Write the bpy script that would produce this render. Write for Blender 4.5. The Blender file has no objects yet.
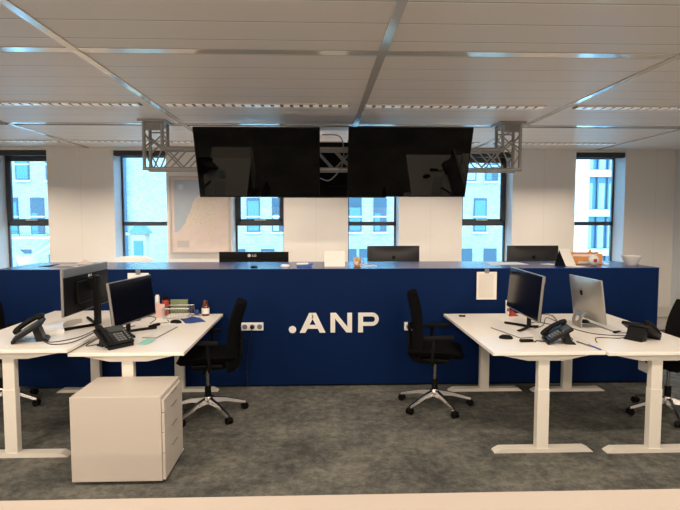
import bpy, bmesh, math, random
from mathutils import Vector, Matrix
random.seed(4)
R = math.radians
PI = math.pi
sc = bpy.context.scene
C = sc.collection

# ------------------------------------------------------------ camera, world, exposure
cd = bpy.data.cameras.new('camera'); cam = bpy.data.objects.new('camera', cd); C.objects.link(cam)
cd.sensor_fit = 'HORIZONTAL'; cd.sensor_width = 36; cd.lens = 36*550/680
cd.clip_start = .05; cd.clip_end = 300
cam.location = (0, 0, 1.67)
cam.rotation_euler = (R(90)-math.atan(37/550), 0, -math.atan(19.5/550))
sc.camera = cam
w = bpy.data.worlds.new('overcast'); sc.world = w; w.use_nodes = True
bg = w.node_tree.nodes['Background']; bg.inputs[0].default_value = (.27, .62, 1.0, 1); bg.inputs[1].default_value = 13.0
sc.view_settings.view_transform = 'Standard'; sc.view_settings.look = 'None'
sc.view_settings.gamma = 1; sc.view_settings.use_curve_mapping = False
sc.view_settings.exposure = 0.12
LAMP_POWER = 44
LOUVRE_POWER = 15
LAMP_COLOR = (1.0, .83, .66)

# ------------------------------------------------------------ materials
def mat(name, col, rough=.5, metal=0, spec=.5, emit=None, es=1, bump=None, var=None, coat=0):
    m = bpy.data.materials.new(name); m.use_nodes = True
    nt = m.node_tree; b = nt.nodes['Principled BSDF']
    b.inputs['Base Color'].default_value = (*col, 1)
    b.inputs['Roughness'].default_value = rough; b.inputs['Metallic'].default_value = metal
    b.inputs['Specular IOR Level'].default_value = spec
    b.inputs['Coat Weight'].default_value = coat
    if emit:
        b.inputs['Emission Color'].default_value = (*emit, 1); b.inputs['Emission Strength'].default_value = es
    tc = nt.nodes.new('ShaderNodeTexCoord')
    if var:      # (scale, amount)
        n = nt.nodes.new('ShaderNodeTexNoise'); n.inputs['Scale'].default_value = var[0]; n.inputs['Detail'].default_value = 6
        nt.links.new(tc.outputs['Object'], n.inputs['Vector'])
        r = nt.nodes.new('ShaderNodeMapRange')
        r.inputs['From Min'].default_value = .3; r.inputs['From Max'].default_value = .7
        r.inputs['To Min'].default_value = 1-var[1]; r.inputs['To Max'].default_value = 1+var[1]
        nt.links.new(n.outputs['Fac'], r.inputs['Value'])
        mx = nt.nodes.new('ShaderNodeVectorMath'); mx.operation = 'SCALE'
        mx.inputs[0].default_value = col; nt.links.new(r.outputs[0], mx.inputs['Scale'])
        nt.links.new(mx.outputs[0], b.inputs['Base Color'])
    if bump:     # (scale, strength)
        n = nt.nodes.new('ShaderNodeTexNoise'); n.inputs['Scale'].default_value = bump[0]; n.inputs['Detail'].default_value = 4
        nt.links.new(tc.outputs['Object'], n.inputs['Vector'])
        bp = nt.nodes.new('ShaderNodeBump'); bp.inputs['Strength'].default_value = bump[1]; bp.inputs['Distance'].default_value = .01
        nt.links.new(n.outputs['Fac'], bp.inputs['Height']); nt.links.new(bp.outputs[0], b.inputs['Normal'])
    return m

def ramp(nt, fac, stops):
    r = nt.nodes.new('ShaderNodeValToRGB'); e = r.color_ramp.elements
    while len(e) < len(stops): e.new(.5)
    for i, (p, c) in enumerate(stops): e[i].position = p; e[i].color = (*c, 1)
    nt.links.new(fac, r.inputs[0]); return r

M = {}
M['wall'] = mat('wall paint', (.80, .765, .725), .7, bump=(60, .05), var=(1.2, .015))
M['deskwhite'] = mat('desk laminate', (.83, .80, .755), .42, var=(3, .015))
M['steelwhite'] = mat('powder coated steel', (.72, .69, .63), .4)
M['pedwhite'] = mat('pedestal lacquer', (.57, .52, .47), .4)
M['gap'] = mat('drawer gap', (.12, .11, .1), .8)
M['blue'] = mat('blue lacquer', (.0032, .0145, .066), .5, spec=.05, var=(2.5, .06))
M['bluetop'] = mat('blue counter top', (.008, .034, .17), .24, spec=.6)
M['white'] = mat('white plastic', (.8, .8, .79), .35)
M['lettering'] = mat('lettering white', (.78, .77, .74), .5)
M['black'] = mat('black plastic', (.005, .005, .0055), .42, spec=.12)
M['blackmat'] = mat('matt black plastic', (.006, .006, .006), .75, spec=.1)
M['screen'] = mat('glossy screen glass', (.002, .002, .002), .015, spec=.3)
M['mscreen'] = mat('satin screen glass', (.003, .003, .004), .16, spec=.25)
M['silver'] = mat('silver plastic', (.28, .275, .265), .35, metal=.6)
M['alu'] = mat('brushed aluminium', (.50, .49, .46), .38, metal=.75)
M['darkalu'] = mat('dark grey aluminium', (.03, .03, .032), .45, metal=.5)
M['chrome'] = mat('polished aluminium', (.40, .39, .38), .25, metal=1)
M['truss'] = mat('raw aluminium tube', (.36, .35, .33), .4, metal=.6)
M['fabric'] = mat('black seat fabric', (.005, .005, .0055), .9, spec=.06, bump=(300, .3))
M['phone'] = mat('charcoal phone plastic', (.008, .009, .010), .4, spec=.2)
M['key'] = mat('grey phone key', (.16, .17, .18), .5)
M['lcd'] = mat('phone display', (.05, .06, .06), .5, spec=.2)
M['rubber'] = mat('cable rubber', (.015, .015, .015), .55)
M['paper'] = mat('paper', (.80, .78, .74), .8)
M['profile'] = mat('ceiling metal profile', (.74, .69, .62), .13, metal=.22)
M['frame'] = mat('window frame dark', (.055, .062, .075), .45)
M['reveal'] = mat('reveal paint', (.80, .82, .84), .55)
M['blind'] = mat('dark blind cassette', (.03, .032, .036), .6)
M['steelroof'] = mat('white steel tube', (.45, .46, .47), .4)
M['roofpanel'] = mat('blue grey roof panel', (.05, .10, .15), .5)
M['brown'] = mat('amber bottle glass', (.10, .028, .012), .12, coat=.5)
M['cap'] = mat('white cap', (.75, .74, .7), .4)
M['navy'] = mat('blue cloth', (.018, .05, .22), .65, bump=(60, .8))
M['teal'] = mat('teal note', (.25, .62, .58), .7)
M['pink'] = mat('pale pink card', (.74, .50, .46), .7)
M['red'] = mat('red plastic', (.36, .04, .03), .4)
M['green'] = mat('olive green book', (.20, .25, .13), .6)
M['wire'] = mat('grey wire', (.42, .42, .42), .3, metal=.8)
M['orange'] = mat('orange card', (.78, .33, .09), .6)
M['gold'] = mat('gold leaf', (.65, .36, .10), .35, metal=.5)
M['bluebox'] = mat('blue box', (.03, .10, .38), .5)
M['ceramic'] = mat('white ceramic', (.68, .67, .64), .22)
M['tabletop'] = mat('pale table laminate', (.50, .44, .39), .45, var=(1.5, .03))
M['sidewall'] = mat('side wall paint', (.66, .68, .70), .6)

# carpet: mottled grey
m = mat('mottled carpet', (.09, .09, .085), .95, spec=.2, bump=(350, .4)); nt = m.node_tree
tc = nt.nodes['Texture Coordinate']; n1 = nt.nodes.new('ShaderNodeTexNoise'); n1.inputs['Scale'].default_value = 14; n1.inputs['Detail'].default_value = 12
n1.inputs['Roughness'].default_value = .78; n1.inputs['Distortion'].default_value = .2
nt.links.new(tc.outputs['Object'], n1.inputs['Vector'])
n2 = nt.nodes.new('ShaderNodeTexNoise'); n2.inputs['Scale'].default_value = 2.2; n2.inputs['Detail'].default_value = 4
nt.links.new(tc.outputs['Object'], n2.inputs['Vector'])
ad = nt.nodes.new('ShaderNodeMix'); ad.data_type = 'FLOAT'; ad.inputs['Factor'].default_value = .36
nt.links.new(n1.outputs['Fac'], ad.inputs['A']); nt.links.new(n2.outputs['Fac'], ad.inputs['B'])
r = ramp(nt, ad.outputs['Result'], [(.40, (.058, .060, .058)), (.50, (.115, .117, .107)), (.60, (.200, .195, .172))])
nt.links.new(r.outputs[0], nt.nodes['Principled BSDF'].inputs['Base Color']); M['carpet'] = m

# ceiling: painted metal planks .29 m wide with fine joints
m = mat('metal ceiling planks', (.60, .575, .54), .5, spec=.45); nt = m.node_tree; b = nt.nodes['Principled BSDF']
tc = nt.nodes['Texture Coordinate']; sp = nt.nodes.new('ShaderNodeSeparateXYZ'); nt.links.new(tc.outputs['Object'], sp.inputs[0])
def mth(op, a, bb=None):
    n = nt.nodes.new('ShaderNodeMath'); n.operation = op
    for i, v in enumerate((a, bb)):
        if v is None: continue
        if isinstance(v, (int, float)): n.inputs[i].default_value = v
        else: nt.links.new(v, n.inputs[i])
    return n.outputs[0]
t = mth('FRACT', mth('DIVIDE', mth('ADD', sp.outputs['Y'], -3.47+29), .29))
line = mth('LESS_THAN', t, .03)
mx = nt.nodes.new('ShaderNodeMix'); mx.data_type = 'RGBA'; nt.links.new(line, mx.inputs['Factor'])
mx.inputs['A'].default_value = (.90, .83, .75, 1); mx.inputs['B'].default_value = (.45, .41, .36, 1)
m2 = nt.nodes.new('ShaderNodeMix'); m2.data_type = 'RGBA'; nt.links.new(mth('MULTIPLY', mth('GREATER_THAN', t, .03), mth('LESS_THAN', t, .07)), m2.inputs['Factor'])
nt.links.new(mx.outputs['Result'], m2.inputs['A']); m2.inputs['B'].default_value = (1, .97, .92, 1)  # lit edge beside each dark joint, painted into the plank colour
nt.links.new(m2.outputs['Result'], b.inputs['Base Color'])
M['ceiling'] = m

def brick(name, c1, c2, mortar, scale):
    m = mat(name, c1, .85); nt = m.node_tree
    tc = nt.nodes['Texture Coordinate']; mp = nt.nodes.new('ShaderNodeMapping'); mp.inputs['Rotation'].default_value = (R(90), 0, 0)
    nt.links.new(tc.outputs['Object'], mp.inputs[0])
    br = nt.nodes.new('ShaderNodeTexBrick'); br.inputs['Scale'].default_value = scale
    br.inputs['Color1'].default_value = (*c1, 1); br.inputs['Color2'].default_value = (*c2, 1); br.inputs['Mortar'].default_value = (*mortar, 1)
    br.inputs['Mortar Size'].default_value = .03
    nt.links.new(mp.outputs[0], br.inputs['Vector']); nt.links.new(br.outputs[0], nt.nodes['Principled BSDF'].inputs['Base Color'])
    return m
M['brick'] = brick('pale brick', (.34, .27, .20), (.24, .20, .155), (.19, .165, .14), 2.2)
M['slab'] = mat('white facade slab', (.5, .48, .44), .8)
M['farglass'] = mat('dark facade glass', (.03, .04, .05), .15, spec=.3)
M['curtain'] = mat('curtain behind glass', (.22, .24, .24), .6)
M['farframe'] = mat('facade frame', (.40, .40, .38), .6)
M['brightglass'] = mat('blue facade glass', (.05, .11, .16), .2, spec=.3)

m = bpy.data.materials.new('window glass'); m.use_nodes = True; nt = m.node_tree; nt.nodes.clear()
o_ = nt.nodes.new('ShaderNodeOutputMaterial'); tr = nt.nodes.new('ShaderNodeBsdfTransparent'); gl = nt.nodes.new('ShaderNodeBsdfGlossy')
tr.inputs[0].default_value = (.93, .97, .97, 1); gl.inputs['Roughness'].default_value = .02
fr = nt.nodes.new('ShaderNodeFresnel'); fr.inputs[0].default_value = 1.45; ms = nt.nodes.new('ShaderNodeMixShader')
nt.links.new(fr.outputs[0], ms.inputs[0]); nt.links.new(tr.outputs[0], ms.inputs[1]); nt.links.new(gl.outputs[0], ms.inputs[2]); nt.links.new(ms.outputs[0], o_.inputs[0])
M['glass'] = m
# perforated slot (louvre slats brightened by a faint warm emission, between dark holes)
m = mat('slotted diffuser', (.7, .7, .68), .3, metal=.3); nt = m.node_tree; b = nt.nodes['Principled BSDF']
m.node_tree.nodes['Principled BSDF'].inputs['Emission Color'].default_value = (1, .9, .8, 1); m.node_tree.nodes['Principled BSDF'].inputs['Emission Strength'].default_value = .22
M['slat'] = m
M['slotdark'] = mat('slot recess', (.10, .095, .09), .7)
# printed page
m = mat('printed page', (.8, .78, .74), .8); nt = m.node_tree; tc = nt.nodes['Texture Coordinate']; sp = nt.nodes.new('ShaderNodeSeparateXYZ'); nt.links.new(tc.outputs['Generated'], sp.inputs[0])
a = mth('LESS_THAN', mth('FRACT', mth('MULTIPLY', sp.outputs['Z'], 26)), .4)
g1 = mth('MULTIPLY', mth('GREATER_THAN', sp.outputs['X'], .12), mth('LESS_THAN', sp.outputs['X'], .85))
g2 = mth('MULTIPLY', mth('GREATER_THAN', sp.outputs['Z'], .08), mth('LESS_THAN', sp.outputs['Z'], .9))
f = mth('MULTIPLY', mth('MULTIPLY', a, g1), g2)
mx = nt.nodes.new('ShaderNodeMix'); mx.data_type = 'RGBA'; nt.links.new(f, mx.inputs['Factor'])
mx.inputs['A'].default_value = (.76, .72, .67, 1); mx.inputs['B'].default_value = (.52, .50, .47, 1)
nt.links.new(mx.outputs['Result'], nt.nodes['Principled BSDF'].inputs['Base Color']); M['print'] = m

# ------------------------------------------------------------ mesh helpers
class B:
    def __init__(s): s.bm = bmesh.new()
    def box(s, c, d, rot=None, bevel=0):
        g = bmesh.ops.create_cube(s.bm, size=1); vs = g['verts']
        mt = Matrix.Translation(c) @ (rot.to_4x4() if rot else Matrix()) @ Matrix.Diagonal((*d, 1))
        bmesh.ops.transform(s.bm, matrix=mt, verts=vs)
        if bevel:
            es = list({e for v in vs for e in v.link_edges})
            bmesh.ops.bevel(s.bm, geom=es, offset=bevel, segments=2, profile=.5, affect='EDGES')
        return s
    def span(s, a, b, bevel=0):
        return s.box([(a[i]+b[i])/2 for i in range(3)], [abs(b[i]-a[i]) for i in range(3)], None, bevel)
    def cyl(s, p, q, r, r2=None, n=16):
        p = Vector(p); q = Vector(q); d = q-p
        g = bmesh.ops.create_cone(s.bm, cap_ends=True, segments=n, radius1=r, radius2=r if r2 is None else r2, depth=d.length)
        mt = Matrix.Translation((p+q)/2) @ d.to_track_quat('Z', 'Y').to_matrix().to_4x4()
        bmesh.ops.transform(s.bm, matrix=mt, verts=g['verts']); return s
    def lathe(s, prof, c=(0, 0, 0), n=32):
        rings = []
        for r, z in prof:
            rings.append([s.bm.verts.new((c[0]+max(r, 1e-4)*math.cos(2*PI*k/n), c[1]+max(r, 1e-4)*math.sin(2*PI*k/n), c[2]+z)) for k in range(n)])
        for a, b in zip(rings, rings[1:]):
            for k in range(n): s.bm.faces.new((a[k], a[(k+1) % n], b[(k+1) % n], b[k]))
        for rg, fl in ((rings[0], 1), (rings[-1], 0)):
            s.bm.faces.new(rg[::-1] if fl else rg)
        return s
    def prism(s, pts, fn, t):
        """polygon pts (u,v) extruded 0..t, mapped by fn(u,v,w)"""
        a = [s.bm.verts.new(fn(u, v, 0)) for u, v in pts]; b = [s.bm.verts.new(fn(u, v, t)) for u, v in pts]
        n = len(pts); s.bm.faces.new(a); s.bm.faces.new(b[::-1])
        for k in range(n): s.bm.faces.new((a[k], b[k], b[(k+1) % n], a[(k+1) % n]))
        return s
    def tube(s, pts, r, n=8, smooth=6):
        P = [Vector(p) for p in pts]
        if smooth > 1 and len(P) > 2:
            Q = []
            for i in range(len(P)-1):
                p0 = P[max(i-1, 0)]; p1 = P[i]; p2 = P[i+1]; p3 = P[min(i+2, len(P)-1)]
                for k in range(smooth):
                    t = k/smooth
                    Q.append(.5*((2*p1)+(-p0+p2)*t+(2*p0-5*p1+4*p2-p3)*t*t+(-p0+3*p1-3*p2+p3)*t**3))
            Q.append(P[-1]); P = Q
        rings = []; up = Vector((0, 0, 1))
        for i, p in enumerate(P):
            d = (P[min(i+1, len(P)-1)]-P[max(i-1, 0)]).normalized()
            x = d.cross(up)
            if x.length < .05: x = d.cross(Vector((1, 0, 0)))
            x.normalize(); y = d.cross(x).normalized()
            rings.append([s.bm.verts.new(p+r*(x*math.cos(2*PI*k/n)+y*math.sin(2*PI*k/n))) for k in range(n)])
        for a, b in zip(rings, rings[1:]):
            for k in range(n): s.bm.faces.new((a[k], a[(k+1) % n], b[(k+1) % n], b[k]))
        s.bm.faces.new(rings[0][::-1]); s.bm.faces.new(rings[-1]); return s
    def grid(s, nx, ny, fn):
        v = [[s.bm.verts.new(fn(i/nx, j/ny)) for i in range(nx+1)] for j in range(ny+1)]
        for j in range(ny):
            for i in range(nx): s.bm.faces.new((v[j][i], v[j][i+1], v[j+1][i+1], v[j+1][i]))
        return s
    def build(s, name, m, parent=None, smooth=False, loc=None, rz=0):
        bmesh.ops.recalc_face_normals(s.bm, faces=s.bm.faces)
        me = bpy.data.meshes.new(name); s.bm.to_mesh(me); s.bm.free()
        me.materials.append(M[m] if isinstance(m, str) else m)
        if smooth: me.polygons.foreach_set('use_smooth', [True]*len(me.polygons)); 
        o = bpy.data.objects.new(name, me); C.objects.link(o)
        if smooth: me.set_sharp_from_angle(angle=R(38))
        if parent: o.parent = parent
        if loc: o.location = loc
        o.rotation_euler = (0, 0, rz)
        return o
def tag(o, label=None, cat=None, group=None, kind=None):
    if label: o['label'] = label
    if cat: o['category'] = cat
    if group: o['group'] = group
    if kind: o['kind'] = kind
    return o
def empty(name, loc, rz, label, cat, group=None):
    o = bpy.data.objects.new(name, None); C.objects.link(o); o.empty_display_size = .1
    o.location = loc; o.rotation_euler = (0, 0, rz); return tag(o, label, cat, group)
def struct(o): o['kind'] = 'structure'; return o
def copy_tree(o, parent=None):
    c = o.copy(); C.objects.link(c)
    if parent: c.parent = parent
    for ch in list(o.children): copy_tree(ch, c)
    return c
def place(o, loc, rz, label=None):
    o.location = loc; o.rotation_euler = (0, 0, rz)
    if label: o['label'] = label
    return o
def text_mesh(name, txt, size, m, parent, mtx, depth=.001):
    cu = bpy.data.curves.new(name, 'FONT'); cu.body = txt; cu.size = size; cu.extrude = depth; cu.align_x = 'CENTER'; cu.align_y = 'CENTER'
    t = bpy.data.objects.new(name, cu); C.objects.link(t)
    dg = bpy.context.evaluated_depsgraph_get(); me = bpy.data.meshes.new_from_object(t.evaluated_get(dg)); bpy.data.objects.remove(t)
    me.transform(mtx); me.materials.clear(); me.materials.append(M[m])
    o = bpy.data.objects.new(name, me); C.objects.link(o); o.parent = parent; return o

# ------------------------------------------------------------ room shell
XL, XR, YB, YF, ZC = -6.6, 5.24, -5.0, 8.0, 2.67
struct(B().span((XL, YB, -.05), (XR, YF, 0)).build('floor', 'carpet'))
struct(B().span((XL-.2, YB-.2, ZC), (XR+.2, YF+.4, ZC+.1)).build('ceiling', 'ceiling'))
struct(B().span((XL-.2, YB, -.05), (XL, YF+.4, ZC)).build('wall_left', 'sidewall'))
struct(B().span((XR, YB, -.05), (XR+.2, YF+.4, ZC)).build('wall_right', 'sidewall'))
struct(B().span((XL-.2, YB-.2, -.05), (XR+.2, YB, ZC)).build('wall_rear', 'wall'))
# window wall with openings
WX = [-2.947-1.672*2+1.672*i for i in range(7)]   # left edges; .748 wide
WW, WZ0, WZ1 = .748, .55, 2.63
wb = B(); x = XL
for wx in WX:
    a = max(wx, XL)
    if a > x: wb.span((x, YF, 0), (a, YF+.36, ZC))
    wb.span((a, YF, 0), (wx+WW, YF+.36, WZ0)); wb.span((a, YF, WZ1), (wx+WW, YF+.36, ZC))
    x = wx+WW
wb.span((x, YF, 0), (XR, YF+.36, ZC))
struct(wb.build('wall_back', 'wall'))
jb = B()
for wx in WX: 
    c = wx+WW/2+WW/2+.836-.748/2
    jb.span((wx+WW+.46, YF-.001, .5), (wx+WW+.464, YF+.0, ZC))
struct(jb.build('trim_1', mat('wall joint', (.68, .65, .61), .8)))
for i, wx in enumerate(WX):
    wr = bpy.data.objects.new('window_%d' % (i+1), None); C.objects.link(wr); wr['kind'] = 'structure'
    yg = YF+.30; x0, x1 = wx, wx+WW
    # painted reveal lining
    B().span((x0, YF+.002, WZ0), (x0+.004, yg, WZ1)).span((x1-.004, YF+.002, WZ0), (x1, yg, WZ1)).span((x0, YF+.002, WZ0), (x1, yg, WZ0+.02)).build('window_reveal', 'reveal', wr)
    tz = 1.585
    fb = B()
    fb.span((x0, yg, WZ0), (x0+.03, yg+.05, WZ1)).span((x1-.03, yg, WZ0), (x1, yg+.05, WZ1)).span((x0, yg, WZ0), (x1, yg+.05, WZ0+.06)).span((x0, yg, WZ1-.07), (x1, yg+.05, WZ1)).span((x0, yg, tz-.03), (x1, yg+.05, tz+.03))
    fb.build('window_frame', 'frame', wr)
    if i in (1, 3, 5):     # the opening sashes carry a second, thicker frame
        B().span((x0+.02, yg-.02, tz+.03), (x0+.085, yg+.02, WZ1-.07)).span((x1-.085, yg-.02, tz+.03), (x1-.02, yg+.02, WZ1-.07)).span((x0+.05, yg-.02, tz-.01), (x1-.05, yg+.02, tz+.07)).span((x0+.05, yg-.02, WZ1-.13), (x1-.05, yg+.02, WZ1-.07)).build('window_sash', 'frame', wr)
        B().box(((x0+x1)/2, yg-.035, tz+.055), (.17, .02, .014), None, .004).build('window_handle', 'white', wr)
    B().span((x0+.03, yg+.02, WZ0+.04), (x1-.03, yg+.026, WZ1-.05)).build('window_pane', 'glass', wr)
    bl = B().span((x0+.005, YF+.01, 2.555), (x1-.005, YF+.10, 2.63), .01).build('roller_blind', 'blind')
    nm = ['at the far left edge behind everything', 'over the window showing the white steel canopy', 'over the window left of the framed map', 'over the window behind the left hanging screen', 'over the window behind the right hanging screen', 'over the window behind the right end of the truss', 'over the rightmost window']
    tag(bl, 'dark rolled-up blind cassette ' + nm[i], 'blind', 'blinds over the windows')
    if i == 0: 
        bpy.data.objects.remove(bl)
# ledge and skirting
struct(B().span((XL, YF-.10, .20), (XR, YF, .36), .008).build('trim_2', 'steelwhite'))
struct(B().span((XL, YF-.015, 0), (XR, YF, .07)).build('baseboard_back', 'white'))
struct(B().span((XR-.015, YB, 0), (XR, YF-.1, .07)).build('baseboard_right', 'white'))
struct(B().span((XR-.03, 6.2, 0), (XR, 7.2, 1.25), .01).build('trim_3', 'white'))
# ceiling profiles
n = 4
for k in range(7):
    x = -1.456+1.833*(k-2)
    if XL < x < XR: struct(B().span((x-.026, YB, ZC-.008), (x+.026, YF, ZC), .0015).build('trim_%d' % n, 'profile')); n += 1
for y, wd in ((3.40, .09), (5.98, .10), (.3, .09)):
    struct(B().span((XL, y-wd/2, ZC-.004), (XR, y+wd/2, ZC-.001), .0015).build('trim_%d' % n, 'profile')); n += 1
struct(B().span((XL, 6.06, ZC-.006), (XR, 6.075, ZC)).build('trim_%d' % n, 'slotdark'))
# slotted louvre lights between the profiles
first = None
def diffuser(w_):
    t = empty('louvre_light', (0, 0, 0), 0, 'x', 'ceiling light', 'slotted louvre lights in the ceiling')
    B().span((-w_/2, -.045, -.006), (w_/2, .045, -.001)).build('backing', 'slotdark', t)
    B().span((-w_/2, -.055, -.012), (w_/2, -.04, 0)).span((-w_/2, .04, -.012), (w_/2, .055, 0)).build('frame', 'profile', t)
    s = B(); k = int(w_/.085)
    for i in range(k):
        cx = -w_/2+(i+.5)*w_/k
        s.box((cx, 0, -.014), (.052, .085, .006), Matrix.Rotation(R(0), 3, 'X'))
    tag(s.build('slats', 'slat', t), kind=None)
    ld = bpy.data.lights.new('louvre_beam', 'AREA'); ld.shape = 'RECTANGLE'; ld.size = w_-.1; ld.size_y = .07; ld.energy = LOUVRE_POWER; ld.color = LAMP_COLOR; ld.spread = R(104)
    lo = bpy.data.objects.new('louvre_beam', ld); C.objects.link(lo); lo.parent = t; lo.location = (0, 0, -.02)
    return t
dl = [(-3.2, 4.95, 'x'), (-2.38, 4.95, 'nearer row, left of the truss corner'), (-.55, 4.95, 'nearer row, above the left hanging screen'),
      (1.2, 4.95, 'nearer row, above the right hanging screen'), (3.1, 4.95, 'nearer row, right of the truss corner'),
      (-4.2, 7.33, 'row by the windows, above the window with the canopy'), (-2.4, 7.33, 'row by the windows, between the two left windows'), (-.53, 7.33, 'row by the windows, behind the left hanging screen'),
      (1.3, 7.33, 'row by the windows, behind the right hanging screen'), (3.13, 7.33, 'row by the windows, right of the truss')]
d0 = diffuser(1.62); used = False
for x, y, nm in dl[1:]:
    d = copy_tree(d0) if used else d0; used = True
    for ch in d.children:
        if ch.type == 'LIGHT': ch.data = ch.data.copy(); ch.data.energy = LOUVRE_POWER*(.35 if y < 5 else 1.0)
    place(d, (x, y, ZC), 0, 'slotted louvre ceiling light, ' + nm)
# recessed downlights
def downlight():
    t = empty('downlight', (0, 0, 0), 0, 'x', 'ceiling light', 'round recessed ceiling downlights')
    B().lathe([(.085, 0), (.11, -.006), (.115, -.001), (.115, 0)]).build('ring', 'white', t, True)
    B().cyl((0, 0, -.001), (0, 0, -.004), .085, n=32).build('lens', mat('lit lens', (.9, .9, .9), .5, emit=(1, .86, .66), es=14), t)
    return t
def batwing(ld, k):
    """a recessed reflector throws more light out at shallow angles than straight down"""
    ld.use_nodes = True; nt = ld.node_tree; em = nt.nodes['Emission']
    g = nt.nodes.new('ShaderNodeNewGeometry'); sx = nt.nodes.new('ShaderNodeSeparateXYZ'); nt.links.new(g.outputs['Incoming'], sx.inputs[0])
    a = nt.nodes.new('ShaderNodeMath'); a.operation = 'ABSOLUTE'; nt.links.new(sx.outputs['Z'], a.inputs[0])
    m = nt.nodes.new('ShaderNodeMapRange'); m.interpolation_type = 'SMOOTHSTEP'
    for n_, v in (('From Min', .15), ('From Max', .45), ('To Min', k), ('To Max', 1.0)): m.inputs[n_].default_value = v
    nt.links.new(a.outputs[0], m.inputs['Value']); c = nt.nodes.new('ShaderNodeMapRange'); c.interpolation_type = 'SMOOTHSTEP'
    for n_, v in (('From Min', .09), ('From Max', .22), ('To Min', 0.0), ('To Max', 1.0)): c.inputs[n_].default_value = v
    nt.links.new(a.outputs[0], c.inputs['Value']); mu = nt.nodes.new('ShaderNodeMath'); mu.operation = 'MULTIPLY'
    nt.links.new(m.outputs[0], mu.inputs[0]); nt.links.new(c.outputs[0], mu.inputs[1]); nt.links.new(mu.outputs[0], em.inputs['Strength'])
l0 = downlight(); used = False
for yi, y in enumerate((2.455, -.6, -3.7)):
    for k in range(6):
        x = -.534+1.833*(k-3)
        if not XL < x < XR: continue
        d = copy_tree(l0) if used else l0; used = True
        px = {-.534: 'left', 1.299: 'right'}.get(round(x, 3))
        place(d, (x, y, ZC), 0, ('round recessed warm downlight glowing at the top edge, %s one of the two' % px) if (px and yi == 0) else 'round recessed warm downlight in the ceiling behind the photographer')
        ld = bpy.data.lights.new('downlight_beam', 'SPOT'); ld.energy = LAMP_POWER; ld.color = LAMP_COLOR
        ld.spot_size = R(179); ld.spot_blend = .02; ld.shadow_soft_size = .08
        ld.energy = LAMP_POWER*(1.0, 1.25, 1.25)[yi]; batwing(ld, (1.5, 1.0, 1.0)[yi])
        lo = bpy.data.objects.new('downlight_beam', ld); C.objects.link(lo); lo.parent = d; lo.location = (0, 0, -.03)

# ------------------------------------------------------------ outside
def building():
    t = empty('apartment_building', (0, 32, -9), 0, 'pale brick building with tall narrow windows across the street', 'building')
    x0, x1, z0, z1 = -26, 13.2, 0, 18.0
    B().span((x0, 0, z0), (x1, 8, z1)).build('facade_wall', 'brick', t)
    s = 32/550.
    def X(px): return (px-320.5)*s*1.0
    rows = [(7.9+2.95*k) for k in range(-1, 4)]
    cols = {0: [7, 19, 44, 70, 95, 185, 210, 254, 279, 310, 330, 355, 380, 410, 435, 481, 515, 540],
            1: [5, 31, 60, 95, 185, 210, 250, 279, 310, 330, 355, 380, 410, 435, 470, 492, 515, 540],
            -1: [7, 30, 60, 190, 215, 239, 268, 295, 330, 350, 366, 400, 430, 467, 492, 520, 545]}
    zz = 9.0
    for k in (-1, 0, 1, 2):
        for px in cols.get(k, cols[1]):
            zb = zz+.86+2.95*k; cx = X(px)+.6*0
            f = B().span((cx-.38, -.06, zb), (cx+.38, .02, zb+1.97)).build('window', 'farglass', t)
            q = random.random()
            B().span((cx-.31, -.07, zb+.08), (cx+.31 if q > .4 else cx, -.05, zb+.9+q)).build('pane', 'curtain' if (px*7+k) % 3 == 0 else 'brightglass', f)
            B().span((cx-.40, -.10, zb+.85), (cx+.40, -.06, zb+.92)).span((cx-.46, -.16, zb-.1), (cx+.46, .02, zb)).build('sill', 'farframe', f)
    B().span((X(128)-.13, -.3, z0), (X(128)+.13, 0, z1)).build('drainpipe', 'roofpanel', t)
building()
t = empty('glass_building', (14.2, 31.5, -9), 0, 'building with blue glazing and white floor bands outside the rightmost window', 'building')
B().span((-.45, .4, 0), (1.55, 8, 18)).build('side_pier', 'slab', t)
B().span((1.55, .9, 0), (16, 8, 18)).build('facade_wall', 'brightglass', t)
for k in range(7):
    B().span((1.55, .6, 2.33*k+1.45), (16, 1.0, 2.33*k+1.85)).build('floor_band', 'slab', t)
mb = B()
for k in range(14): mb.span((1.6+k*.62, .75, 0), (1.66+k*.62, .92, 18))
mb.build('mullion', 'frame', t)
for k in range(7):
    s = B()
    for q in range(20): s.span((1.72+q*.62, .82, 2.33*k+1.9), (1.95+q*.62+.12*(q % 2), .89, 2.33*k+3.4))
    s.build('curtain', 'curtain', t)
t = empty('steel_canopy', (-9.4, 18, -9), 0, 'white steel tree canopy outside the leftmost window', 'canopy')
cz = 9.0
B().cyl((0, 0, 0), (0, 0, cz+.1), .18, .26, 16).cyl((0, 0, cz+.1), (0, 0, cz+.5), .26, .38).build('post', 'steelroof', t, True)
cb = B()
for ang in range(0, 360, 45): cb.cyl((0, 0, cz+.35), (2.2*math.cos(R(ang)), 2.2*math.sin(R(ang))*.8, cz+1.05), .05)
cb.build('branch', 'steelroof', t, True)
cb = B()
for k in range(5): cb.cyl((-2.6, -1.8+k*.9, cz+1.1), (2.6, -1.8+k*.9, cz+1.1), .045); cb.cyl((-2.2+k*1.1, -1.9, cz+1.1), (-2.2+k*1.1, 1.9, cz+1.1), .035)
cb.build('roof_grid', 'steelroof', t, True)
B().span((-2.6, -1.9, cz+1.15), (2.6, 1.9, cz+1.2)).build('roof_panel', 'glass', t)
t = empty('rooftop_hut', (-7.75, 24, -9), 0, 'small hut with a blue gabled roof outside the window left of the map', 'hut')
B().span((-.3, -.3, 0), (.3, .3, 10.0)).build('hut_wall', mat('hut orange render', (.30, .19, .12), .8), t)
B().prism([(-.42, 0), (.42, 0), (.0, .5)], lambda u, v, w_: (u, -.4+w_, 10+v), .8).build('roof', 'roofpanel', t)
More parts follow.
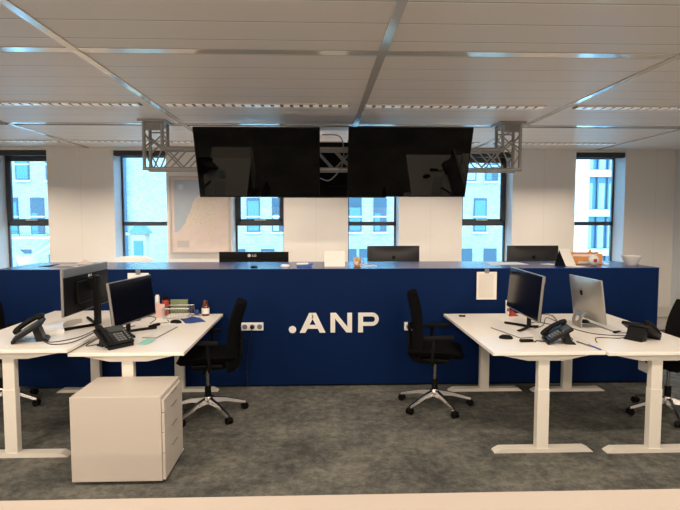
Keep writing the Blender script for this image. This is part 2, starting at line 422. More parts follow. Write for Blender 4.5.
B().span((-.2, -.33, 8.9), (.2, -.29, 9.7)).build('hatch', 'brightglass', t)
struct(B().span((-45, 8.6, -9.2), (45, 60, -9)).build('ground', mat('street', (.3, .3, .3), .9)))

# ------------------------------------------------------------ blue counter
CX0, CX1, CY0, CY1, CZ = -3.13, 3.39, 5.37, 6.17, 1.175
t = empty('reception_counter', (0, 5.37, 0), 0, 'long glossy dark blue counter across the room with white .ANP lettering', 'counter')
dy = 5.37
B().span((CX0, 0, .02), (CX1, .04, CZ-.008), .002).span((CX0, .04, .02), (CX0+.04, .76, CZ-.03)).span((CX1-.04, .04, .02), (CX1, .76, CZ-.03)).span((CX0+.04, .7, .02), (CX1-.04, .74, CZ-.03)).build('body', 'blue', t)
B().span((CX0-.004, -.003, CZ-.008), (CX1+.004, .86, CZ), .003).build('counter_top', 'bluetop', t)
B().span((CX0+.05, .03, 0), (CX1-.05, .7, .02)).build('plinth', 'blackmat', t)
wt = empty('worktop', (0, 5.37, 0), 0, 'long white worktop behind the blue counter, carrying the dark computers', 'worktop')
B().span((CX0+.2, .90, .70), (CX1-.2, 1.75, .74), .004).build('top_board', 'deskwhite', wt)
lg = B()
for x in (CX0+.5, -1.0, 1.0, CX1-.5): B().span((x-.03, 1.6, 0), (x+.03, 1.66, .70)).span((x-.03, .95, 0), (x+.03, 1.01, .70)).span((x-.03, 1.01, 0), (x+.03, 1.6, .04)).build('leg', 'steelwhite', wt)
fx = lambda u, v, w_: (u, -w_, v)
s = 5.37/550
def L(px): return (px-320.5)*s*1.005
z0, z1 = .541, .738
B().cyl((L(292.2), 0, .574), (L(292.2), -.004, .574), .036, n=32).build('lettering', 'lettering', t)['label'] = 'white dot of the lettering'
a0, a1, at = L(299.4), L(325.3), .045
ac = (a0+a1)/2
ab = B()
ab.prism([(a0, z0), (a0+.056, z0), (ac+.008, z1-.045), (ac-.0, z1), (ac-.034, z1)], fx, .004)
ab.prism([(a1, z0), (a1-.056, z0), (ac-.008, z1-.045), (ac+.0, z1), (ac+.034, z1)], fx, .004)
ab.prism([(ac-.082, z0+.040), (ac+.082, z0+.040), (ac+.062, z0+.078), (ac-.062, z0+.078)], fx, .0035)
ab.build('lettering', 'lettering', t)['label'] = 'white letter A'
n0, n1 = L(330.3), L(352)
nb = B()
nb.span((n0, -.004, z0), (n0+.046, 0, z1)); nb.span((n1-.046, -.004, z0), (n1, 0, z1))
nb.prism([(n0+.0, z1), (n0+.055, z1), (n1, z0), (n1-.055, z0)], fx, .0035)
nb.build('lettering', 'lettering', t)['label'] = 'white letter N'
p0, p1 = L(358.2), L(379)
pb = B(); pb.span((p0, -.004, z0), (p0+.048, 0, z1))
zc, ro, ri = z1-.066, .066, .028
po = [(p0+.03, z1), (p1-ro, z1)]+[(p1-ro+ro*math.sin(PI*k/12), zc+ro*math.cos(PI*k/12)) for k in range(1, 12)]+[(p1-ro, zc-ro), (p0+.03, zc-ro)]
pi_ = [(p0+.03, zc+ri), (p1-ro, zc+ri)]+[(p1-ro+ri*math.sin(PI*k/12), zc+ri*math.cos(PI*k/12)) for k in range(1, 12)]+[(p1-ro, zc-ri), (p0+.03, zc-ri)]
for k in range(len(po)-1): pb.prism([po[k], po[k+1], pi_[k+1], pi_[k]], fx, .0038)
pb.build('lettering', 'lettering', t)['label'] = 'white letter P'
# sockets
def socket(x0, x1, zb, zt, lab, n):
    t = empty('power_socket', ((x0+x1)/2, 5.37, (zb+zt)/2), 0, lab, 'socket')
    w_ = x1-x0; h = zt-zb
    B().box((0, -.018, 0), (w_, .036, h), None, .006).build('plate', 'white', t)
    for k in range(n):
        cx = -w_/2+(k+.5)*w_/n
        B().cyl((cx, -.036, 0), (cx, -.039, 0), min(.024, h*.36), n=20).build('outlet', 'key', t)
    return t
t = socket(-.775, -.56, .572, .648, 'wide white power socket strip on the counter left of the lettering', 3)
B().cyl((0, -.039, 0), (0, -.075, 0), .019, .014).build('plug', 'black', t, True)
B().tube([(0, -.075, 0), (0, -.09, -.05), (-.03, -.05, -.2), (-.06, -.03, -.4), (-.05, -.03, -.60)], .004).build('plug_cable', 'rubber', t, True)
t = socket(.825, .905, .562, .642, 'small square white socket on the counter right of the lettering', 1)

# ------------------------------------------------------------ desks
def desk(width, length, top, lab):
    """origin at front-left floor corner; runs back along +y"""
    t = empty('desk', (0, 0, 0), 0, lab, 'desk', 'white sit-stand desks in front of the counter')
    B().span((0, 0, top-.025), (width, length, top), .003).build('desktop', 'deskwhite', t)
    cx = width/2-.012
    for yy, nm in ((.085, 'front'), (length-.07, 'rear')):
        leg = B()
        leg.span((cx-.043, yy-.03, .026), (cx+.043, yy+.03, top*.62), .003)
        leg.span((cx-.040, yy-.027, top*.6), (cx+.040, yy+.027, top-.06), .003)
        lo = leg.build('leg', 'steelwhite', t)
        ft = B(); hw = width/2-.04
        ft.prism([(-hw, 0), (hw, 0), (hw-.012, .010), (hw-.05, .029), (-hw+.05, .029), (-hw+.012, .010)], lambda u, v, w_: (cx+.01+u, yy-.04+w_, v), .08)
        ft.build('foot', 'steelwhite', lo)
        ar = B()
        ar.prism([(-hw+.03, top-.026), (hw-.03, top-.026), (hw-.03, top-.034), (.13, top-.075), (-.13, top-.075), (-hw+.03, top-.034)], lambda u, v, w_: (cx+.01+u, yy-.035+w_, v), .07)
        ar.build('support_arm', 'steelwhite', t)
    B().span((cx-.03, .13, top-.066), (cx+.03, length-.19, top-.028)).build('crossbeam', 'steelwhite', t)
    return t
dB = desk(.795, 1.545, .74, 'white desk left of the lettering, with the drawer pedestal standing before it')
dB.location = (-1.745, 3.80, 0)
dA = desk(.84, 1.60, .775, 'leftmost white desk, slightly higher, cut by the left edge of the photo')
dA.location = (-2.57, 3.765, 0)
dC = copy_tree(dB); place(dC, (1.195, 3.72, 0), 0, 'white desk right of the lettering, below the pinned-up printed sheet')
dD = copy_tree(dB); place(dD, (1.995, 3.69, 0), 0, 'rightmost white desk, carrying the silver all-in-one computer')
pbx = B().span((.50-.04, .26, .50), (.50+.055, .42, .575), .006).build('power_box', 'white', dD); pbx['label'] = 'white power box hanging on straps under the desktop'
B().span((.47, .33, .575), (.475, .345, .72)).span((.54, .33, .575), (.545, .345, .72)).build('strap', 'black', pbx)

t = empty('meeting_table', (.1, 1.2, 0), 0, 'pale tabletop crossing the bottom edge of the photo', 'table')
B().span((-1.7, -.55, .715), (1.7, .595, .74), .003).build('tabletop', 'tabletop', t)
for sx in (-1, 1):
    for sy in (-1, 1): B().span((sx*1.6-.03, sy*.48-.03, 0), (sx*1.6+.03, sy*.48+.03, .715)).build('leg', 'steelwhite', t)
B().span((-1.57, -.5, .66), (1.57, -.46, .712)).span((-1.57, .46, .66), (1.57, .5, .712)).build('apron', 'steelwhite', t)
# ------------------------------------------------------------ drawer pedestal
t = empty('drawer_pedestal', (-1.265, 3.61, 0), 0, 'low white steel drawer pedestal on castors in front of the left desks', 'drawer unit')
hx, hy = .290, .222
B().span((-hx, -hy, .022), (hx-.02, hy, .563), .003).build('body', 'pedwhite', t)
zs = [.027, .20, .33, .46, .545]
for a, b in zip(zs, zs[1:]):
    d = B().span((hx-.018, -hy+.004, a+.002), (hx, hy-.004, b-.003), .002).build('drawer', 'pedwhite', t)
    B().span((hx, -.06, b-.014), (hx+.006, .06, b-.009)).build('handle', 'silver', d)
B().cyl((hx, hy-.05, .553), (hx+.004, hy-.05, .553), .008).build('lock', 'chrome', t)
for sx in (-1, 1):
    for sy in (-1, 1):
        cc = B().cyl((sx*.24-.012, sy*.16, .013), (sx*.24+.012, sy*.16, .013), .013, n=20)
        cc.span((sx*.24-.018, sy*.16-.012, .014), (sx*.24+.018, sy*.16+.012, .023)).build('caster', 'black', t, True)

# ------------------------------------------------------------ office chair (faces -y)
def chair(lab):
    t = empty('office_chair', (0, 0, 0), 0, lab, 'chair', 'black office chairs at the desks')
    B().grid(12, 12, lambda u, v: (0, 0, 0)).bm.free()
    # seat cushion
    sb = B()
    def seat(u, v, top):
        a = (u-.5)*2; b = (v-.5)*2
        k = (1-abs(a)**5)*(1-abs(b)**5); x = a*.245*(1-.06*(b < 0)*b*b); y = b*.24
        z = .515+.025*a*a-(.03*max(0, -b-.5)*2)
        return (x, y, z+(.02*k if top else -.055*k**.5))
    sb.grid(14, 14, lambda u, v: seat(u, v, True)); sb.grid(14, 14, lambda u, v: seat(u, v, False))
    bmesh.ops.remove_doubles(sb.bm, verts=sb.bm.verts, dist=.0008)
    sb.build('seat', 'fabric', t, True)
    # backrest: curved, leaning
    bb = B()
    def back(u, v, f):
        a = (u-.5)*2; hh = .60
        z = .425+v*hh; wd = (.225 if v < .6 else .225-.035*((v-.6)/.4)**2)
        if v < .15: wd = .19+.035*(v/.15)
        y = .19+.055*v+.035*math.sin(v*PI*1.2+2.6)-.075*a*a
        k = (1-abs(a)**6)*(1-abs(2*v-1)**8)
        return (a*wd, y+(-.012 if f else .022)*k, z)
    bb.grid(12, 18, lambda u, v: back(u, v, True)); bb.grid(12, 18, lambda u, v: back(u, v, False))
    bmesh.ops.remove_doubles(bb.bm, verts=bb.bm.verts, dist=.0008)
    bb.build('backrest', 'fabric', t, True)
    B().tube([(0, .10, .43), (0, .20, .43), (0, .225, .50), (0, .228, .62), (0, .222, .75)], .02).build('back_support', 'black', t, True)
    B().span((-.09, -.12, .40), (.09, .14, .45), .01).cyl((.1, 0, .425), (.26, -.02, .415), .008).box((.27, -.02, .415), (.04, .025, .012)).build('mechanism', 'black', t, True)
    gl = B().cyl((0, 0, .20), (0, 0, .42), .014).build('gas_lift', 'chrome', t, True)
    B().cyl((0, 0, .08), (0, 0, .25), .027).build('lift_cover', 'black', gl, True)
    for s in (-1, 1):
        ar = B().tube([(s*.15, .03, .435), (s*.26, .03, .44), (s*.29, .03, .50), (s*.285, .02, .66)], .016).build('armrest', 'black', t, True)
        B().box((s*.28, -.02, .675), (.075, .25, .028), Matrix.Rotation(R(-3), 3, 'X'), .01).build('arm_pad', 'blackmat', ar, True)
    base = empty('base', (0, 0, 0), 0, None, None); base.parent = t
    return t, base
def finish_base(t, base, phase):
    bpy.data.objects.remove(base)
    B().lathe([(.045, .085), (.05, .12), (.035, .16), (.03, .16)], n=24).build('hub', 'chrome', t, True)
    for k in range(5):
        a = R(72*k)+phase; ca, sa = math.cos(a), math.sin(a)
        def f(u, v, w_): return (ca*u-sa*w_, sa*u+ca*w_, v)
        sp_ = B()
        secs = [(.03, .105, .15, .028), (.15, .098, .128, .020), (.29, .062, .084, .015), (.325, .056, .074, .014)]
        rings = [[sp_.bm.verts.new(f(u, z, y)) for z, y in ((lo, -h), (lo, h), (hi, h*.6), (hi, -h*.6))] for u, lo, hi, h in secs]
        for p, q in zip(rings, rings[1:]):
            for i in range(4): sp_.bm.faces.new((p[i], p[(i+1) % 4], q[(i+1) % 4], q[i]))
        sp_.bm.faces.new(rings[0]); sp_.bm.faces.new(rings[-1][::-1])
        so = sp_.build('base_spoke', 'chrome', t, True)
        c = Vector((ca*.32, sa*.32, .028)); tdir = Vector((-sa, ca, 0))
        cb = B()
        for s in (-1, 1): cb.cyl(c+tdir*s*.008, c+tdir*s*.024, .028, n=20)
        cb.cyl(c+Vector((0, 0, 0)), c+Vector((0, 0, .036)), .010)
        cb.box(c+Vector((0, 0, .012)), (.044, .044, .032), Matrix.Rotation(a, 3, 'Z'), .006)
        cb.build('caster', 'black', so, True)
t, base = chair('black office chair at the desk right of the lettering, under the small square socket')
finish_base(t, base, R(-78))
cC = place(t, (1.01, 4.76, 0), R(80))
cB = place(copy_tree(cC), (-.96, 4.63, 0), R(-82), 'black office chair tucked behind the desk left of the lettering')
for o in cB.children:
    if o.name.startswith(('backrest', 'back_support')): o.rotation_euler.x = R(-5); o.scale.z = .965
    if o.name.startswith('base_spoke'): o.rotation_euler.z += R(-32)
cD = place(copy_tree(cC), (2.95, 4.49, 0), R(-158), 'black office chair at the right edge of the photo, seen from behind')
for o in cD.children:
    if o.name.startswith('base_spoke'): o.rotation_euler.z += R(-16)
cA = place(copy_tree(cC), (-2.85, 4.93, 0), R(84), 'black office chair at the left edge, only its base seen under the leftmost desk')

for o in cA.children:
    if o.name.startswith('base_spoke'): o.rotation_euler.z += R(-12)
# ------------------------------------------------------------ monitors (screen faces -y)
def emblem(parent, c, size, m='black', flip=1):
    """small bitten fruit mark on the rear (+y face)"""
    b = B(); pts = []
    for k in range(40):
        a = 2*PI*k/40; r = 1-.10*math.cos(2*a)*0 - .14*max(0, math.cos(a-PI/2))**8 - .08*max(0, math.cos(a+PI/2))**10
        x = r*math.cos(a)*.92*(1-.10*max(0, -math.sin(a))); y = r*math.sin(a)
        d = math.hypot(x-1.12, y-.12)
        if d < .42:
            vx, vy = x-1.12, y-.12; l = max(d, 1e-3); x, y = 1.12+vx/l*.42, .12+vy/l*.42
        pts.append((x*size, y*size))
    f = lambda u, v, w_: (c[0]-u*flip, c[1]+w_, c[2]+v)
    b.prism(pts, f, .0015)
    b.prism([(.02*size, 1.1*size), (.1*size, 1.4*size), (.38*size, 1.62*size), (.36*size, 1.35*size), (.2*size, 1.15*size)], f, .0015)
    return b.build('logo', m, parent)
def imac(w_, h, zb, lab, m, grp):
    t = empty('desktop_computer', (0, 0, 0), 0, lab, 'computer', grp)
    b = B()
    def rear(u, v):
        a = (u-.5)*2; c = (v-.5)*2; return (a*w_/2, .004+.038*(1-abs(a)**3)*(1-abs(c)**3), zb+v*h)
    b.grid(16, 12, rear); b.grid(1, 1, lambda u, v: ((u-.5)*w_, -.008, zb+v*h))
    bm = b.bm; be = [e for e in bm.edges if e.is_boundary]; bmesh.ops.bridge_loops(bm, edges=be)
    b.build('housing', m, t, True)
    B().span((-w_/2+.004, -.010, zb+.075*h/.4), (w_/2-.004, -.008, zb+h-.003)).build('screen', 'mscreen', t)
    emblem(t, (0, .0425, zb+h*.66), .026)
    st = B()
    zt = zb+h*.20
    # bent plate with a round cable hole, drawn as segments
    prof = [(.040, zt), (.066, zt-.03), (.078, zt-.07), (.078, .02), (.068, .008)]
    for (y0, q0), (y1, q1) in zip(prof, prof[1:]):
        for s in (-1, 1): 
            st.prism([(y0, q0), (y1, q1), (y1+.010, q1), (y0+.010, q0)], lambda u, v, ww, s=s: (s*.075-s*ww, u, v), .045)
    st.prism([(.040, zt), (.066, zt-.03), (.076, zt-.03), (.050, zt)], lambda u, v, ww: (-.04+ww, u, v), .08)
    st.prism([(.078, .05), (.078, .01), (.088, .01), (.088, .05)], lambda u, v, ww: (-.04+ww, u, v), .08)
    st.span((-.075, -.09, 0), (.075, .085, .009), .002)
    st.build('stand', m, t)
    return t
def tilt(t, zc, a):
    mt = Matrix.Translation((0, 0, zc)) @ Matrix.Rotation(R(-a), 4, 'X') @ Matrix.Translation((0, 0, -zc))
    for o in t.children:
        if o.name.split('.')[0] in ('bezel', 'screen', 'rear_cover', 'rear_panel', 'housing', 'logo'):
            o.matrix_basis = mt @ o.matrix_basis
def monitor(w_, h, zb, lab, foot, grp=None, text=True):
    t = empty('monitor', (0, 0, 0), 0, lab, 'monitor', grp)
    B().span((-w_/2, -.006, zb), (w_/2, .014, zb+h), .003).build('bezel', 'silver', t)
    B().span((-w_/2+.006, -.0075, zb+.012), (w_/2-.006, -.006, zb+h-.006)).build('screen', 'mscreen', t)
    B().span((-w_/2+.006, .014, zb+.006), (w_/2-.006, .022, zb+h*.82), .004).box((0, .03, zb+h*.45), (w_*.55, .03, h*.5), None, .01).build('rear_cover', 'black', t)
    B().span((-w_/2+.006, .014, zb+h*.83), (w_/2-.006, .0195, zb+h-.004), .002).build('rear_panel', 'silver', t)
    if foot == 'L':
        nk = B().span((-.04, .05, .01), (.04, .085, zb+h*.72), .008).span((-.04, .02, zb+h*.35), (.04, .06, zb+h*.62), .006).build('neck', 'black', t)
        B().span((-.13, -.14, 0), (.13, .13, .012), .004).build('foot', 'black', t)
    else:
      if foot == 'N':
        B().span((-.04, .075, .01), (.04, .11, zb+h*.78), .008).span((-.04, .02, zb+h*.45), (.04, .09, zb+h*.72), .006).build('neck', 'black', t)
        fb = B()
        for s in (-1, 1): fb.tube([(0, .09, .014), (s*.10, .01, .014), (s*.30, -.13, .014)], .012)
        fb.build('foot', 'black', t, True)
      else:
        nk = B().cyl((0, .05, .01), (0, .05, zb+h*.35), .018).span((-.035, .02, zb+h*.25), (.035, .07, zb+h*.45), .006).build('neck', 'black', t, True)
        fb = B()
        for s in (-1, 1): fb.tube([(0, .05, .014), (s*.10, -.02, .013), (s*.185, -.10, .013)], .011)
        fb.tube([(0, .05, .014), (0, .13, .013)], .011); fb.build('foot', 'black', t, True)
    if text:
        mt = Matrix.Translation((-.0, .0225+.022, zb+h*.45)) @ Matrix.Rotation(PI, 4, 'Z') @ Matrix.Rotation(R(90), 4, 'X')
    return t
def mon(w_, h, zb, lab, foot, loc, rz, tl=0):
    t = monitor(w_, h, zb, lab, foot); tilt(t, zb+h/2, tl); t.location = loc; t.rotation_euler = (0, 0, R(rz)); return t
mA = mon(.80, .365, .14, 'ultrawide monitor on the leftmost desk, seen from behind with its black stand', 'N', (-1.945, 4.60, .775), -92)
mB = mon(.66, .345, .10, 'black-screened monitor with silver rim on the desk above the drawer pedestal', 'V', (-1.510, 4.46, .74), 80, 7)
mC = mon(.82, .365, .12, 'black-screened monitor with silver rim on the desk right of the lettering', 'V', (1.712, 4.55, .74), -92.5, 5)
def lgmark(parent, c, s, rot=PI):
    mt = Matrix.Translation(c) @ Matrix.Rotation(rot, 4, 'Z') @ Matrix.Rotation(R(90), 4, 'X')
    o = text_mesh('logo', 'LG', s, 'white', parent, mt @ Matrix.Translation((s*.75, 0, 0)))
    B().cyl(Vector(c), Vector(c)+Vector((0, .001, 0)), s*.42, n=24).build('logo', 'white', parent).location = (s*.55*(1 if rot else -1), 0, 0)
lgmark(mA, (-.03, .023, .14+.365*.77), .03)
imD = imac(.53, .365, .06, 'silver all-in-one computer on the rightmost desk, seen from behind', 'alu', None)
tilt(imD, .09+.15, 8); place(imD, (2.28, 4.60, .725), R(92)); imD.location.z = .74
g = 'dark computers behind the counter'
im1 = imac(.65, .42, .165, 'dark grey all-in-one computer behind the counter, seen over its middle beside the gold mug', 'darkalu', g)
place(im1, (.905, 6.80, .74), R(180))
im2 = place(copy_tree(im1), (2.66, 6.80, .74-.035), R(180), 'dark grey all-in-one computer behind the counter, left of the black tent card')
place(im2, (2.66, 6.80, .74), R(180))
lgM = mon(.82, .36, .17, 'black ultrawide monitor behind the counter, below the window beside the map', 'L', (-.79, 6.55, .74), 180)
for o in lgM.children:
    if o.name.split('.')[0] in ('rear_panel', 'bezel'): o.data = o.data.copy(); o.data.materials[0] = M['black']
lgmark(lgM, (0.03, .0215, .487), .045)
# white chair behind the counter
t = empty('shell_chair', (-2.575, 7.40, 0), R(0), 'white moulded chair back just showing over the left part of the counter', 'chair')
b = B()
def wb_(u, v, f):
    a = (u-.5)*2; return (a*(.30-.02*v**4), .22-.10*a*a*1.0+.07*v+(.02 if f else 0), .5+(.645-.05*abs(a)**4)*v)
b.grid(16, 12, lambda u, v: wb_(u, v, 0)); b.grid(16, 12, lambda u, v: wb_(u, v, 1)); bmesh.ops.bridge_loops(b.bm, edges=[e for e in b.bm.edges if e.is_boundary])
b.build('backrest', 'white', t, True)
B().box((0, 0, .48), (.5, .46, .04), None, .015).build('seat', 'white', t, True)
for sx in (-1, 1):
    for sy in (-1, 1): B().cyl((sx*.18, sy*.16, .47), (sx*.24, sy*.22, 0), .012).build('leg', 'chrome', t, True)

# ------------------------------------------------------------ desk phones (user side -y)
def phone(lab):
    t = empty('desk_phone', (0, 0, 0), 0, lab, 'phone', 'charcoal desk phones')
    tl = Matrix.Rotation(R(32), 3, 'X')
    b = B().box((0, 0, .075), (.225, .19, .028), tl, .008)
    b.build('body', 'phone', t, True)
    s = B().prism([(.045, .0), (.115, .0), (.105, .014), (.085, .02), (.055, .105), (.02, .085)], lambda u, v, ww: (-.07+ww, u, v), .14)
    s.build('stand', 'phone', t)
    B().box((0, -.085, .012), (.20, .02, .024), None, .005).build('front_lip', 'phone', t)
    k = B()
    for i in range(4):
        for j in range(3): k.box(tl @ Vector((.0+j*.026, -.065+i*.022, .0155))+Vector((0, 0, .075)), (.018, .014, .005), tl)
    for i in range(5): k.box(tl @ Vector((.088, -.06+i*.022, .0155))+Vector((0, 0, .075)), (.014, .012, .004), tl)
    k.build('keypad', 'key', t)
    B().box(tl @ Vector((.035, .055, .0152))+Vector((0, 0, .075)), (.125, .055, .003), tl).build('display', 'lcd', t)
    h = B(); H0 = Vector((0, 0, .075))
    h.tube([tl @ Vector(p)+H0 for p in ((-.078, -.10, .022), (-.078, -.075, .034), (-.078, 0, .040), (-.078, .075, .034), (-.078, .10, .022))], .017, n=12)
    h.box(tl @ Vector((-.078, -.083, .025))+H0, (.048, .046, .026), tl, .008); h.box(tl @ Vector((-.078, .083, .025))+H0, (.048, .046, .026), tl, .008)
    ho = h.build('handset', 'black', t, True)
    return t
ph = phone('charcoal desk phone at the front of the leftmost desk, seen from behind')
place(ph, (-2.13, 4.06, .775), R(-70)); ph.scale = (1.12, 1.12, 1.12)
for p_ in [place(copy_tree(ph), (-1.50, 4.00, .74), R(52), 'charcoal desk phone on the front left corner of the desk above the pedestal'),
  place(copy_tree(ph), (1.775, 4.01, .74), R(-100), 'black desk phone between the two right desks, its handset towards the camera'),
  place(copy_tree(ph), (2.465, 4.10, .74), R(118), 'charcoal desk phone on the rightmost desk, seen from behind')]: p_.scale = (1, 1, 1)

# ------------------------------------------------------------ keyboards, mice
def keyboard(lab, grp='white keyboards on the desks'):
    t = empty('keyboard', (0, 0, 0), 0, lab, 'keyboard', grp)
    B().span((-.215, -.058, 0), (.215, .058, .009), .002).build('case', 'silver', t)
    k = B()
    for i in range(5):
        for j in range(20):
            k.box((-.2+j*.021, -.046+i*.0225, .0105), (.018, .019, .004))
    k.build('keys', 'white', t); return t
kb = keyboard('flat white keyboard in front of the monitor above the pedestal')
place(kb, (-1.30, 4.47, .74), R(83))
place(copy_tree(kb), (1.545, 4.36, .74), R(-76), 'flat white keyboard in front of the monitor right of the lettering')
place(copy_tree(kb), (2.44, 4.52, .74), R(92), 'flat white keyboard behind the silver all-in-one computer')
b = B()
def ck(u, v, f):
    a = (u-.5)*2; return (a*.24, (v-.5)*.17+.06*a*a, (.0 if f else .012+.02*v+.02*(1-a*a)))
b.grid(20, 6, lambda u, v: ck(u, v, 0)); b.grid(20, 6, lambda u, v: ck(u, v, 1)); bmesh.ops.bridge_loops(b.bm, edges=[e for e in b.bm.edges if e.is_boundary])
tag(place(b.build('curved_keyboard', 'white', None, True), (-2.16, 4.50, .775), R(-82)), 'curved off-white keyboard under the monitor on the leftmost desk', 'keyboard')
def mouse(lab):
    b = B()
    b.lathe([(.001, .0), (.03, .0), (.033, .006), (.029, .018), (.018, .028), (.001, .032)], n=24)
    bmesh.ops.scale(b.bm, vec=(1, 1.65, 1), verts=b.bm.verts)
    t = b.build('computer_mouse', 'black', None, True); tag(t, lab, 'mouse', 'black computer mice')
    B().cyl((0, -.03, .026), (0, -.02, .031), .004).build('wheel', 'key', t); return t
ms_ = mouse('black mouse on the desk above the pedestal, beside the blue cloth pouch')
place(ms_, (-1.285, 4.88, .74), R(80))
place(copy_tree(ms_), (1.43, 4.15, .74), R(-110), 'black mouse near the front edge of the desk right of the lettering')
place(copy_tree(ms_), (2.34, 4.77, .74), R(60), 'black mouse behind the stand of the silver all-in-one computer')
# ------------------------------------------------------------ cables
def cable(pts, lab, r=.0035):
    return tag(B().tube(pts, r, n=6).build('cable', 'rubber', None, True), lab, 'cable', 'black cables on the desks')
zA, zD = .7785, .7435
cable([(-2.03, 4.05, .782), (-1.93, 3.98, zA), (-1.82, 4.12, zA), (-1.80, 4.35, zA), (-1.83, 4.55, zA)], 'black cable looping from the leftmost phone towards the ultrawide monitor')
cable([(-2.02, 4.02, .782), (-1.90, 3.91, zA), (-1.78, 3.95, zA+.004), (-1.765, 4.2, zA+.002), (-1.78, 4.4, zA), (-1.82, 4.52, zA)], 'black cable crossing the seam between the two left desks')
cable([(-1.60, 4.06, .75), (-1.70, 4.0, zD), (-1.715, 4.2, zD), (-1.69, 4.6, zD), (-1.6, 4.75, zD)], 'black cable running behind the phone above the pedestal')
cable([(-1.72, 4.95, zD), (-1.64, 5.02, zD), (-1.70, 5.12, zD), (-1.60, 5.2, zD), (-1.52, 5.08, zD), (-1.50, 4.85, zD)], 'tangled black cable behind the monitor above the pedestal')
cable([(-1.47, 4.62, zD), (-1.42, 4.72, zD), (-1.46, 4.82, zD), (-1.36, 4.9, zD), (-1.40, 5.02, zD)], 'black cable lying beside the keyboard above the pedestal')
cable([(1.70, 4.02, zD), (1.66, 4.03, zD+.002), (1.63, 4.05, zD), (1.61, 4.02, zD), (1.60, 4.02, zD)], 'short coiled black cord beside the phone between the right desks', .006)
cable([(1.80, 4.52, zD), (1.93, 4.656, zD), (2.10, 5.0, zD), (2.12, 4.835, zD), (2.16, 4.95, zD+.006), (2.20, 5.12, zD), (2.14, 5.19, zD), (2.0, 5.05, zD)], 'black cable arching between the black-screened monitor and the silver computer')
cable([(1.82, 4.70, zD), (1.93, 4.80, zD), (2.03, 4.66, zD), (2.16, 4.80, zD)], 'second black cable arching behind the black-screened monitor')
cable([(1.86, 4.05, zD), (1.93, 4.1, zD), (1.95, 4.35, zD), (1.88, 4.5, zD)], 'black cable looping behind the phone between the right desks')
cable([(2.42, 4.18, zD), (2.30, 4.12, zD), (2.14, 4.14, zD), (2.06, 3.98, zD)], 'black cable running from the rightmost phone to the pens')
cable([(2.42, 4.2, zD), (2.26, 4.24, zD), (2.16, 4.34, zD), (2.10, 4.6, zD)], 'black cable running from the rightmost phone to the silver computer')
tag(B().box((0, 0, .009), (.07, .028, .018), None, .006).build('cable_plug', 'black', None, loc=(2.40, 4.32, .74), rz=R(20)), 'small black plug lying beside the rightmost phone', 'plug')
tag(B().box((0, 0, .011), (.105, .04, .02), None, .008).build('handheld_remote', 'black', None, True, loc=(1.545, 4.03, .74), rz=R(4)), 'small black remote left of the phone between the right desks', 'remote')
tag(B().box((0, 0, .008), (.06, .03, .014), None, .005).build('key_fob', 'blackmat', None, True, loc=(1.335, 5.10, .74), rz=R(-15)), 'small dark key fob at the far corner of the desk right of the lettering', 'key fob')
# ------------------------------------------------------------ things on the desk above the pedestal
tag(B().box((0, 0, .0012), (.075, .15, .002), Matrix.Rotation(R(3), 3, 'X')).build('sticky_note', 'teal', None, loc=(-1.305, 4.12, .745), rz=R(-12)), 'teal paper note on the desk above the pedestal', 'note')
b = B()
def pch(u, v, f):
    a = (u-.5)*2; c = (v-.5)*2; k = (1-abs(a)**4)*(1-abs(c)**4)
    return (a*.09, c*.12+.01*math.sin(a*4), .002+(k*(.018+.008*math.sin(5*a+2*c)) if f else 0))
b.grid(14, 14, lambda u, v: pch(u, v, 0)); b.grid(14, 14, lambda u, v: pch(u, v, 1)); bmesh.ops.remove_doubles(b.bm, verts=b.bm.verts, dist=.0005)
tag(place(b.build('cloth_pouch', 'navy', None, True), (-1.16, 4.99, .74), R(25)), 'crumpled blue cloth pouch on the desk above the pedestal', 'pouch')
tag(B().box((0, 0, .03), (.05, .05, .055), None, .02).build('cloth_bundle', 'navy', None, True, loc=(-1.185, 5.27, .74)), 'small blue bundle between the wire tray and the brown bottle', 'cloth')
t = empty('pill_bottle', (-1.10, 5.25, .74), 0, 'brown glass bottle with a pale label at the far corner of the desk', 'bottle')
B().lathe([(.001, 0), (.034, 0), (.036, .004), (.036, .085), (.030, .10), (.022, .108), (.022, .112)], n=28).build('bottle_body', 'brown', t, True)
B().lathe([(.001, .108), (.026, .108), (.026, .142), (.023, .145), (.001, .145)], n=28).build('cap', 'brown', t, True)
B().lathe([(.0365, .02), (.0365, .075)], n=28).build('bottle_label', 'paper', t, True)
t = empty('wire_tray', (-1.335, 5.18, .74), 0, 'grey wire letter tray at the far end of the desk above the pedestal', 'tray')
b = B()
for z in (.005, .055):
    b.tube([(-.15, -.11, z), (.15, -.11, z), (.15, .11, z), (-.15, .11, z), (-.15, -.11, z)], .004, smooth=1)
for k in range(11):
    x = -.15+.03*k; b.tube([(x, -.11, .055), (x, -.11, .005), (x, .11, .005), (x, .11, .055)], .0022, smooth=1, n=6)
for k in range(5):
    y = -.09+.045*k; b.tube([(-.15, y, .055), (-.15, y, .005), (.15, y, .005), (.15, y, .055)], .0022, smooth=1, n=6)
bmesh.ops.scale(b.bm, vec=(.8, .98, 1.7), verts=b.bm.verts); b.build('wire_basket', 'wire', t)
pp = [((0, 0, .012), (.21, .15, .006), 'paper'), ]
tag(B().box((0, 0, .0035), (.18, .17, .006)).build('paper_stack', 'paper', None, loc=(-1.335, 5.18, .754), rz=R(2)), 'stack of white paper lying in the wire tray', 'paper')
tag(B().box((0, 0, .0725), (.165, .028, .145), None, .002).build('book', 'green', None, loc=(-1.365, 5.322, .74), rz=R(0)), 'olive green book standing behind the wire tray', 'book')
tag(B().box((0, 0, .0015), (.21, .297, .002)).build('paper_sheet', 'paper', None, loc=(-1.40, 4.93, .74), rz=R(60)), 'white sheet of paper between the wire tray and the blue pouch', 'paper')
